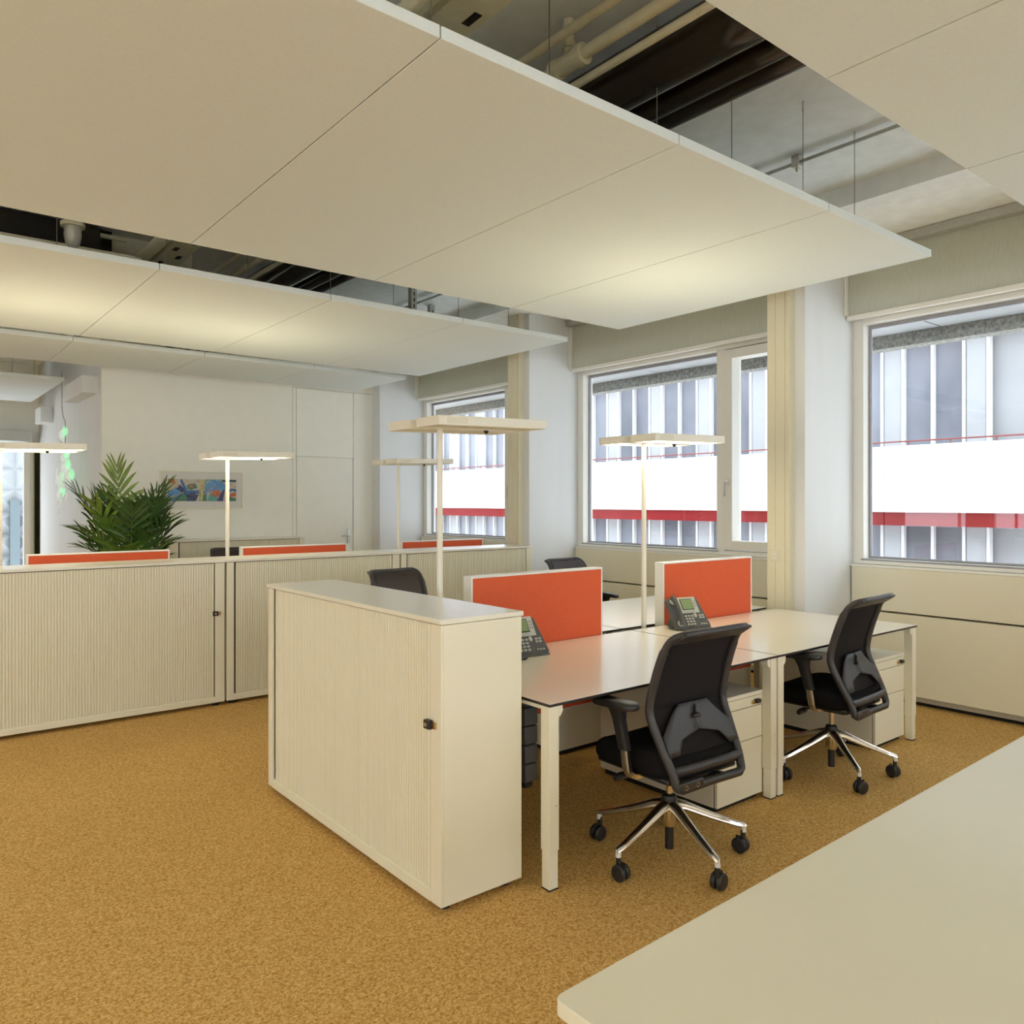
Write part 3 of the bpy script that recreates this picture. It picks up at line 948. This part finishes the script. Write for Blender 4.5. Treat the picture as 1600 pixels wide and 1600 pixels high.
def chair(label, loc, rz, base_rot, leather=False):
    t = thing('swivel_chair', label, 'chair', loc, rz, 'black swivel chairs')
    # --- five-star base
    hub = MB().lathe([(.001, .135), (.026, .135), (.031, .150), (.034, .215), (.030, .250), (.022, .255), (.001, .255)], 22)
    hub.build('hub', 'chrome', t, smooth=40)
    MB().cyl((0, 0, .035), (0, 0, .136), .019, 16).build('lift_foot', 'blackp', t, smooth=40)
    MB().lathe([(.033, .236), (.036, .25), (.030, .268), (.018, .275), (.001, .275)], 20).build('collar', 'blackp', t, smooth=40)
    MB().cyl((0, 0, .25), (0, 0, .39), .0145, 16).build('gas_column', 'chrome', t, smooth=40)
    sec = [(1, -.2), (.8, .7), (.25, 1), (-.25, 1), (-.8, .7), (-1, -.2), (-.5, -.8), (.5, -.8)]
    for k in range(5):
        a = base_rot + k * 2 * PI / 5 - rz
        ca, sa = math.cos(a), math.sin(a)
        rings = []
        for r, z, w_, h_ in ((.018, .225, .026, .028), (.07, .215, .024, .024), (.18, .172, .020, .018), (.30, .130, .017, .014), (.335, .122, .014, .012), (.345, .118, .010, .010)):
            rings.append([(r * ca - u * w_ * sa, r * sa + u * w_ * ca, z + v * h_) for u, v in sec])
        arm = MB().loft(rings).build('base_arm', 'chrome', t, smooth=50)
        MB().cyl((.334 * ca, .334 * sa, .126), (.334 * ca, .334 * sa, .094), .0120, 14).build('arm_tip', 'alu', arm, smooth=40)
        c = bpy.data.objects.new('caster', None)
        COL.objects.link(c)
        c.parent = t
        c.location = (.332 * ca, .332 * sa, 0)
        c.rotation_euler = (0, 0, a + .9 + .35 * k)
        R = .0345
        for s in (-1, 1):
            w = MB()
            prof = [(.001, s * .004), (R - .004, s * .004), (R, s * .008), (R, s * .020), (R - .005, s * .025), (R - .012, s * .0262), (.010, s * .0262), (.001, s * .0255)]
            rings = [[(.012 + r * math.cos(2 * PI * i / 22), yy, R + r * math.sin(2 * PI * i / 22)) for i in range(22)] for r, yy in prof]
            w.loft(rings).build('wheel', 'blackp', c, smooth=35)
        MB().cyl((0, 0, .035), (0, 0, .104), .0108, 12).box(-.010, .034, -.0038, .0038, R - .006, R + .036).build('fork', 'blackp', c, smooth=40)
    # --- mechanism and seat
    MB().box(-.085, .085, -.17, .13, .372, .408).box(-.05, .05, -.10, .10, .350, .374).build('mechanism', 'blackp', t, bevel=.012, seg=3)
    MB().tube([(-.08, .05, .392), (-.17, .055, .385), (-.20, .057, .383)], .006, 8).tube([(-.195, .057, .384), (-.205, .057, .383), (-.25, .06, .380), (-.27, .061, .378)], [.010, .016, .017, .013], 12).build('tilt_lever', 'blackp', t, smooth=50)
    B(-.215, .215, -.19, .23, .400, .425).build('seat_shell', 'blackp', t, bevel=.011, seg=3)
    # cushion: superellipse outline with a waterfall front
    rings = []
    N = 36

    def out(f, z, dy=0, lift=0):
        rg = []
        for i in range(N):
            th = 2 * PI * i / N
            c_, s_ = math.cos(th), math.sin(th)
            e = .42
            x = .242 * f * math.copysign(abs(c_) ** e, c_)
            y = .035 + .240 * f * math.copysign(abs(s_) ** e, s_)
            zz = z + lift * (.012 * (x / .24) ** 2 - .030 * max(0, (y - .10) / .17) ** 2)
            rg.append((x, y + dy, zz))
        return rg
    for f, z, lift in ((.02, .408, 0), (.88, .408, 0), (.96, .416, .2), (1.0, .440, .4), (1.0, .472, .7), (.97, .496, 1), (.89, .508, 1), (.6, .510, 1), (.3, .506, 1), (.02, .504, 0)):
        rings.append(out(f, z, 0, lift))
    MB().loft(rings).build('seat', 'fabric', t, smooth=60)
    # --- arms
    for s in (-1, 1):
        rr = rrect(.082, .250, .038, 5)
        pad = MB()
        rings = []
        for f, z in ((.82, .688), (.96, .692), (1, .702), (.98, .714), (.90, .720), (.5, .722)):
            rings.append([(s * .285 + u * f * (1 - .12 * (v > 0)), .045 + v * f, z - .010 * (v / .125) ** 2 * (v > 0)) for u, v in rr])
        ap = bpy.data.objects.new('armrest', None)
        COL.objects.link(ap)
        ap.parent = t
        pad.loft(rings).build('arm_pad', 'blackp', ap, smooth=50)
        sec2 = [(-.8, -1), (.8, -1), (1, -.6), (1, .6), (.8, 1), (-.8, 1), (-1, .6), (-1, -.6)]
        rings = []
        for y, z, w_, d_ in ((.035, .694, .022, .055), (.030, .672, .020, .036), (.022, .64, .018, .027), (-.01, .52, .016, .024)):
            rings.append([(s * .283 + u * w_, y + v * d_, z) for u, v in sec2])
        MB().loft(rings).build('arm_post', 'blackp', ap, smooth=40)
        pth = smooth_path([(s * .283, -.010, .535), (s * .283, -.020, .47), (s * .279, -.026, .432), (s * .255, -.030, .412), (s * .19, -.03, .408)], 5)
        MB().tube(pth, 1, sec=[(u * .012, v * .019) for u, v in sec2], up=(0, 1, 0)).build('arm_bracket', 'chrome', ap, smooth=45)
    # --- back: side profile (y, z) and half width
    prof = [(-.222, .405, .206), (-.200, .470, .214), (-.150, .570, .226), (-.108, .660, .233), (-.104, .720, .233), (-.122, .800, .230), (-.155, .900, .226), (-.185, .965, .222), (-.215, .998, .214), (-.248, 1.015, .200)]
    fp = smooth_path([(0, y, z) for y, z, _ in prof], 4)
    hw = smooth_path([(h_, 0, 0) for _, _, h_ in prof], 4)
    bk = bpy.data.objects.new('backrest', None)
    COL.objects.link(bk)
    bk.parent = t
    nseg = len(fp)
    path = []
    for k in range(nseg):
        path.append((-hw[k].x, fp[k].y, fp[k].z))
    tipz, tipy = fp[-1].z, fp[-1].y
    top = [(-.185, tipy - .012, tipz + .003), (-.14, tipy - .012, tipz + .004), (0, tipy - .010, tipz + .002), (.14, tipy - .012, tipz + .004), (.185, tipy - .012, tipz + .003)]
    path2 = [(hw[k].x, fp[k].y, fp[k].z) for k in range(nseg - 1, -1, -1)]
    bot = [(.185, -.228, .392), (0, -.226, .394), (-.185, -.228, .392)]
    loop = path + top + path2 + bot
    # radius: stout at the sides, flat at the headrail
    rad = []
    for (x, y, z) in loop:
        rad.append(.0185 if .45 < z < .95 else (.0150 if z >= .95 else .0185))
    MB().tube(loop, rad, 10, closed=True, up=(0, .9, -.4)).build('back_frame', 'frame', bk, smooth=60)
    # padded headrail
    hr = []
    for u in range(13):
        x = -.212 + .424 * u / 12
        hr.append([(x, tipy + .042 - .0 * u, tipz - .030), (x, tipy + .008, tipz - .004), (x, tipy - .018, tipz + .008), (x, tipy - .026, tipz), (x, tipy - .006, tipz - .014), (x, tipy + .036, tipz - .042)])
    MB().loft(hr).build('headrail', 'leather' if leather else 'frame', bk, smooth=60)
    # mesh fabric
    g = MB()
    rows_ = []
    for k in range(2, nseg):
        w_ = hw[k].x - .004
        rows_.append([(-w_ + 2 * w_ * i / 10, fp[k].y + .010 - .020 * (1 - (2 * i / 10 - 1) ** 2) * (1 if fp[k].z > .7 else .3), fp[k].z) for i in range(11)])
    vs = [p for r in rows_ for p in r]
    fs = [(a * 11 + i, a * 11 + i + 1, (a + 1) * 11 + i + 1, (a + 1) * 11 + i) for a in range(len(rows_) - 1) for i in range(10)]
    g.add(vs, fs)
    mo = g.build('back_fabric', 'leather' if leather else 'mesh', bk, smooth=80)
    so = mo.modifiers.new('thickness', 'SOLIDIFY')
    so.thickness = .006
    so.offset = 0
    # lower twin bars
    MB().tube(smooth_path([(-.205, -.205, .462), (-.12, -.212, .460), (.12, -.212, .460), (.205, -.205, .462)], 4), .0200, 12).build('lower_bar', 'frame', bk, smooth=60)
    B(-.215, -.06, -.244, -.218, .385, .425).build('hinge_plate', 'frame', bk, bevel=.008, seg=3)
    for x in (-.175, -.105):
        MB().cyl((x, -.2475, .405), (x, -.240, .405), .0095, 16).build('bolt_ring', 'chrome', bk)
        MB().cyl((x, -.2485, .405), (x, -.240, .405), .0065, 16).build('bolt', 'blackp', bk)
    MB().tube([(-.07, -.16, .385), (-.07, -.23, .400)], .018, 10).tube([(.07, -.16, .385), (.07, -.23, .400)], .018, 10).build('back_carrier', 'blackp', bk, smooth=50)

    # lumbar plate behind the fabric
    def yat(z):
        for k in range(nseg - 1):
            if fp[k].z <= z <= fp[k + 1].z:
                q = (z - fp[k].z) / max(1e-6, fp[k + 1].z - fp[k].z)
                return fp[k].y + (fp[k + 1].y - fp[k].y) * q
        return fp[0].y
    lp = MB()
    rowz = [.520, .545, .57, .595, .62, .645, .67, .702]

    def inner(z):
        return max(0, min(.160, .160 - (z - .520) * .9)) if z < .594 else 0.0

    def outer(z):
        return .215 if z < .595 else .215 - (z - .595) * 1.18

    for s in (-1, 1):
        vs, fs = [], []
        for z in rowz:
            a, b_ = inner(z), outer(z)
            for q in range(6):
                x = a + (b_ - a) * q / 5
                vs.append((s * x, yat(z) - .024 - .004 * (1 - (x / .22) ** 2), z))
        for r_ in range(len(rowz) - 1):
            for q in range(5):
                fs.append((r_ * 6 + q, r_ * 6 + q + 1, (r_ + 1) * 6 + q + 1, (r_ + 1) * 6 + q))
        lp.add(vs, fs)
    lo = lp.build('lumbar_plate', 'perf', bk, smooth=80)
    so = lo.modifiers.new('thickness', 'SOLIDIFY')
    so.thickness = .005
    y_ = yat(.655)
    B(-.022, .022, y_ - .052, y_ - .026, .640, .656).build('lumbar_knob', 'blackp', bk, bevel=.006, seg=3)
    B(-.003, .003, y_ - .036, y_ - .026, .605, .690).build('lumbar_slot', 'joint', bk)
    return t


chair('black mesh-back swivel chair nearest the camera at the first front desk', (2.690, 2.235, 0), math.radians(-2), math.radians(38))
chair('black mesh-back swivel chair at the front desk by the window', (4.245, 2.345, 0), math.radians(4), math.radians(17))
chair('dark swivel chair with its back above the crosswise cabinet', (3.10, 5.03, 0), math.radians(184), math.radians(10), True)
chair('dark swivel chair showing above the left front screen', (4.90, 5.06, 0), math.radians(183), math.radians(30), True)
chair('dark swivel chair in front of the cabinet at the far wall', (3.12, 8.72, 0), math.radians(180), math.radians(5), True)

# ------------------------------------------------------------------ desk phones


def phone(label, x, y, rz):
    t = thing('desk_phone', label, 'phone', (x, y, DZ), rz, 'grey desk phones')
    tilt = math.radians(56)
    ct, st = math.cos(tilt), math.sin(tilt)

    def fr(u, v, w_):
        """u across, v up the face, w out of the face (towards the user, -y)"""
        return (u, -.075 + v * ct - w_ * st * -0 - w_ * st, .012 + v * st + w_ * -0 + w_ * ct * 1.0)

    def fbox(m, u0, u1, v0, v1, w0, w1):
        m.add([fr(u, v, w_) for w_ in (w0, w1) for v in (v0, v1) for u in (u0, u1)],
              [(0, 2, 3, 1), (4, 5, 7, 6), (0, 1, 5, 4), (2, 6, 7, 3), (0, 4, 6, 2), (1, 3, 7, 5)])
        return m
    MB().prism([(-.130, 0), (.130, 0), (.135, .012), (.105, .200), (.095, .210), (-.125, .210), (-.135, .200), (-.135, .012)], .022, lambda u, v, w_: fr(u, v, w_ - .022)).build('body', 'phone_dk', t, bevel=.004)
    fbox(MB(), -.050, .085, .100, .212, 0, .006).build('silver_panel', 'phone_lt', t, bevel=.003)
    fbox(MB(), -.040, .050, .122, .198, .006, .008).build('display_bezel', 'joint', t)
    fbox(MB(), -.036, .046, .126, .194, .008, .009).build('display', 'lcd', t)
    k = MB()
    for i in range(3):
        for j in range(4):
            fbox(k, -.042 + i * .024, -.026 + i * .024, .018 + j * .019, .029 + j * .019, 0, .006)
    for j in range(5):
        fbox(k, -.036 + j * .018, -.026 + j * .018, .106, .111, .006, .008)
    for i in range(2):
        for j in range(3):
            fbox(k, .060 + i * .011, .066 + i * .011, .140 + j * .018, .150 + j * .018, .006, .009)
    for i in range(3):
        fbox(k, .062 + i * .018, .073 + i * .018, .018, .026, 0, .004)
    for i in range(2):
        for j in range(2):
            fbox(k, .066 + i * .022, .083 + i * .022, .060 + j * .016, .071 + j * .016, 0, .005)
    o = k.build('keys', 'keys', t)
    o['kind'] = 'stuff'
    rp = MB()
    c = [fr(.040 + .012 * math.cos(q * PI / 8), .082 + .016 * math.sin(q * PI / 8), 0) for q in range(16)]
    c2 = [fr(.040 + .010 * math.cos(q * PI / 8), .082 + .014 * math.sin(q * PI / 8), .008) for q in range(16)]
    rp.loft([c, c2]).build('navigation_ring', 'phone_lt', t, smooth=40)
    # handset on the left of the face
    hs = smooth_path([fr(-.098, .018, .016), fr(-.098, .050, .032), fr(-.098, .110, .040), fr(-.098, .170, .034), fr(-.098, .202, .018)], 5)
    n = len(hs)
    rd = [1.25 - .45 * math.sin(PI * i / (n - 1)) for i in range(n)]
    h = MB().tube(hs, rd, sec=[(.020 * math.cos(q * PI / 6), .013 * math.sin(q * PI / 6)) for q in range(12)], up=(1, 0, 0))
    ho = h.build('handset', 'phone_dk', t, smooth=60)
    MB().cyl(fr(-.098, .178, .006), fr(-.098, .184, .020), .021, 16).cyl(fr(-.098, .030, .006), fr(-.098, .030, .020), .021, 16).build('handset_caps', 'phone_lt', ho, smooth=40)
    # stand and coiled cord
    MB().prism([(0, 0), (.10, 0), (.012, .15)], .16, lambda u, v, w_: (-.08 + w_, .01 + u, .003 + v)).build('stand', 'phone_dk', t, bevel=.004)
    MB().box(-.13, .13, -.085, .02, .001, .010).build('foot', 'phone_dk', t, bevel=.003)
    cp = []
    for q in range(120):
        a = q * .9
        u = q / 119
        cx = -.115 + .09 * u
        cy = -.105 - .035 * math.sin(PI * u)
        cp.append((cx + .007 * math.cos(a) * .5, cy + .007 * math.cos(a), .010 + .007 * math.sin(a)))
    MB().tube(cp, .0022, 6).build('coiled_cord', 'phone_dk', t, smooth=60)
    return t


phone('grey desk phone half hidden behind the crosswise cabinet', 2.625, 3.175, math.radians(-8))
phone('grey desk phone with its handset in view before the second screen', 4.005, 3.185, math.radians(-14))

# ------------------------------------------------------------------ foreground table
t = thing('meeting_table', 'large plain white table with rounded corner in the right foreground', 'table', (.847, .944, 0), math.radians(1.2))
TL, TW = 3.0, 1.4
pts = [(x + TL / 2, y - TW / 2) for x, y in rrect(TL, TW, .018, 4)]
MB().prism(pts, .026, lambda u, v, w_: (u, v, .719 + w_)).build('top', 'table', t, bevel=.002, seg=3)
for x in (.25, TL - .31):
    for y in (-.25, -TW + .19):
        B(x, x + .06, y, y + .06, 0, .66).build('leg', 'furn', t, bevel=.002)
fr_ = MB().box(.25, TL - .25, -.24, -.20, .66, .719).box(.25, TL - .25, -TW + .20, -TW + .24, .66, .719)
fr_.build('frame', 'furn', t, bevel=.002)

# ------------------------------------------------------------------ framed picture
t = thing('framed_picture', 'white framed abstract print in blue, red and green on far wall', 'picture', (2.60, FARY - .001, 1.46))
W_, H_ = .985, .462
f = MB()
f.box(0, W_, -.022, 0, 0, .016).box(0, W_, -.022, 0, H_ - .016, H_).box(0, .016, -.022, 0, .016, H_ - .016).box(W_ - .016, W_, -.022, 0, .016, H_ - .016)
f.build('frame', 'furn', t, bevel=.002)
B(.016, W_ - .016, -.010, -.001, .016, H_ - .016).build('mount', 'paper', t)
arts = {'cream': (.62, .55, .42), 'blue': (.05, .17, .46), 'mid': (.12, .33, .62), 'navy': (.035, .05, .17), 'green': (.06, .22, .13), 'teal': (.10, .36, .33),
        'red': (.58, .16, .07), 'yellow': (.68, .58, .20), 'dark': (.05, .09, .07), 'lilac': (.30, .32, .55)}
for k, c in arts.items():
    M['art_' + k] = mat('print_' + k, c, .7, noise=.22, nscale=25)
names = list(arts)
ax0, az0, aw, ah = .090, .098, .815, .267
pr = MB()
shapes = [('cream', [(0, 0), (1, 0), (1, 1), (0, 1)]), ('red', [(0, .80), (.10, .80), (.10, 1), (0, 1)]), ('mid', [(0, 0), (.30, 0), (.22, .45), (.12, .62), (0, .40)]),
          ('navy', [(.12, .55), (.17, .75), (.26, .35), (.27, 0), (.40, 0), (.44, .30), (.30, .32), (.20, .42)]), ('green', [(.10, 0), (.27, 0), (.26, .35), (.12, .18)]),
          ('blue', [(.17, .95), (.20, 1), (.28, .50), (.45, .50), (.45, .34), (.26, .30)]), ('green', [(.26, .70), (.32, .80), (.40, .78), (.42, .62), (.34, .52), (.28, .55)]),
          ('red', [(.30, .66), (.32, .78), (.36, .74), (.35, .58)]), ('yellow', [(.03, .18), (.22, .38), (.23, .44), (.02, .10)]),
          ('green', [(.45, 0), (.56, 0), (.56, .50), (.46, .45)]), ('yellow', [(.46, 0), (.49, 0), (.52, .60), (.50, 1), (.475, 1), (.47, .5)]),
          ('teal', [(.52, .55), (.56, .92), (.80, 1), (.54, 1)]), ('mid', [(.52, .35), (.54, .75), (.62, .98), (.76, .95), (.84, .75), (.82, .45), (.70, .50)]),
          ('lilac', [(.50, .30), (.54, .30), (.70, .74), (.68, .80)]), ('teal', [(.56, 0), (.74, 0), (.72, .25), (.60, .40)]),
          ('red', [(.61, .32), (.66, .54), (.76, .48), (.76, .26), (.70, .18)]), ('navy', [(.71, 0), (.80, 0), (.83, .60), (.77, .40)]),
          ('green', [(.84, 0), (1, 0), (1, .14), (.90, .20), (.84, .16)]), ('red', [(.86, .18), (1, .22), (1, .42), (.90, .34)]),
          ('dark', [(.78, .88), (1, .90), (1, 1), (.78, 1)]), ('blue', [(.84, .30), (.94, .50), (1, .42), (1, .56), (.92, .58), (.84, .46)]), ('navy', [(.30, .42), (.40, .44), (.38, .26), (.32, .20)])]
for k, (c, ps) in enumerate(shapes):
    w0 = -.0102 - k * .00012
    pr.add([(ax0 + u * aw, w0, az0 + v * ah) for u, v in ps], [tuple(range(len(ps)))], names.index(c))
me_ = pr.build('print', ['art_' + n for n in names], t)
B(.016, W_ - .016, -.0180, -.0165, .016, H_ - .016).build('glazing', 'pane', t)

# ------------------------------------------------------------------ palm
t = thing('potted_palm', 'tall green kentia palm in front of the corner wall', 'plant', (1.99, 8.62, 0))
MB().lathe([(.001, 0), (.17, 0), (.20, .02), (.23, .44), (.23, .46), (.21, .46), (.20, .40), (.001, .40)], 28).build('pot', 'pot', t, smooth=40)
MB().lathe([(.20, .40), (.14, .425), (.001, .43)], 20).build('soil', 'soil', t, smooth=60)
rnd = random.Random(3)


def frond(az, lean, length, h0, r0, nl, leaf_len, droop=1.0):
    """a stem that rises and arches outwards, with paired leaflets on its upper part"""
    b = Vector((r0 * math.cos(az), r0 * math.sin(az), .42))
    pts = []
    p = b.copy()
    ang = math.radians(4 + lean * .15)
    n = 22
    ds = length / n
    for i in range(n + 1):
        pts.append(p.copy())
        u = i / n
        if u > h0:
            ang += math.radians(lean * droop) / (n * (1 - h0))
        p = p + Vector((math.sin(ang) * math.cos(az), math.sin(ang) * math.sin(az), math.cos(ang))) * ds
    sm = MB().tube(pts, [.0075 * (1 - .75 * i / n) for i in range(n + 1)], 6)
    lf = MB()
    side = Vector((-math.sin(az), math.cos(az), 0))
    for i in range(nl):
        u = h0 + (1 - h0) * (i + .6) / nl
        k = min(n - 1, int(u * n))
        q = pts[k].lerp(pts[k + 1], u * n - k)
        tan = (pts[k + 1] - pts[k]).normalized()
        nor = side.cross(tan)
        v = (i + .5) / nl
        ll = leaf_len * (.55 + .75 * math.sin(PI * min(1, .2 + .75 * v))) * rnd.uniform(.88, 1.1)
        for s in (-1, 1):
            d = (side * s * (1.0 - .55 * v) + tan * (.55 + .75 * v) + nor * rnd.uniform(-.25, .1)).normalized()
            wd = ll * .072
            prev = None
            pp = q.copy()
            dd = d.copy()
            ring = []
            for j in range(6):
                fq = j / 5
                w_ = wd * (math.sin(PI * (.12 + .88 * fq)) ** .8 if fq < 1 else .02)
                wv = dd.cross(nor).normalized() * w_
                ring.append((pp + wv + nor * (w_ * .35), pp.copy(), pp - wv + nor * (w_ * .35)))
                dd = (dd + Vector((0, 0, -.11 * fq * 2.0 * droop))).normalized()
                pp = pp + dd * ll / 5
            vs = [x for r_ in ring for x in r_]
            fs = []
            for j in range(5):
                for c in (0, 1):
                    fs.append((j * 3 + c, j * 3 + c + 1, j * 3 + 3 + c + 1, j * 3 + 3 + c))
            lf.add(vs, fs)
    o = sm.build('frond', 'stem', t, smooth=60)
    lf.build('leaflets', rnd.choice(('leaf', 'leaf', 'leaf_light', 'leaf_dark', 'leaf_dark')), o, smooth=60)


frond(math.radians(215), 6, 1.50, .66, .03, 8, .25, .5)
for k in range(24):
    az = k * 2.39996 + .3
    tier = k / 24
    frond(az, 22 + 52 * tier + rnd.uniform(-8, 8), 1.32 - .60 * tier + rnd.uniform(-.08, .06), .62, .05 + .14 * rnd.random(), 7, .235 - .03 * tier, .95)
for k in range(10):
    frond(rnd.uniform(0, 2 * PI), 12 + rnd.uniform(-6, 12), 1.18 + rnd.uniform(-.18, .10), .66, .08 + .12 * rnd.random(), 7, .21, .7)

# ------------------------------------------------------------------ green glass pendant in the lobby
t = thing('pendant_lamp', 'green and white glass leaf pendant hanging by the lobby wall', 'pendant lamp', (1.82, 11.12, 0))
MB().tube(smooth_path([(0, .22, 3.2), (0, .20, 2.9), (.0, .19, 2.72), (0, .08, 2.60), (0, -.02, 2.54), (0, -.02, 2.30), (0, .04, 2.10), (0, -.02, 1.95)], 6), .004, 6).build('cord', 'wire', t, smooth=60)
els = [(.0, 2.40), (.0, 2.12), (-.13, 1.99), (.20, 1.84), (.02, 1.84), (-.20, 1.86), (.10, 1.66)]
for k, (dy, z) in enumerate(els):
    e = bpy.data.objects.new('glass_leaf', None)
    COL.objects.link(e)
    e.parent = t
    e.location = (.02 * (k % 2), dy * 1.6, z)
    pth = smooth_path([(0, .045, .11), (-.02, .055, .04), (-.03, .02, -.05), (-.02, -.045, -.12)], 5)
    nn = len(pth)
    MB().tube(pth, [.004 + .030 * math.sin(PI * (i + .3) / nn) for i in range(nn)], sec=[(math.cos(q * PI / 5) * 1.0, math.sin(q * PI / 5) * .25) for q in range(10)]).build('white_shade', 'whiteglow', e, smooth=60)
    MB().lathe([(.001, -.065), (.026, -.02), (.036, .015), (.026, .05), (.004, .085)], 12, (0, -.012, .01)).build('green_bulb', 'green', e, smooth=60)
for k, (y0, z0, y1, z1) in enumerate(((-.02, 2.05, .20, 1.55), (-.14, 1.95, -.05, 1.72), (.22, 1.98, .26, 1.80), (-.20, 1.66, -.16, 1.56), (.04, 1.66, .09, 1.52), (.13, 1.50, .17, 1.40))):
    MB().cyl((-.03, y0 * 1.6, z0), (-.03, y1 * 1.6, z1), .011, 10).build('light_rod', 'whiteglow', t, smooth=40)
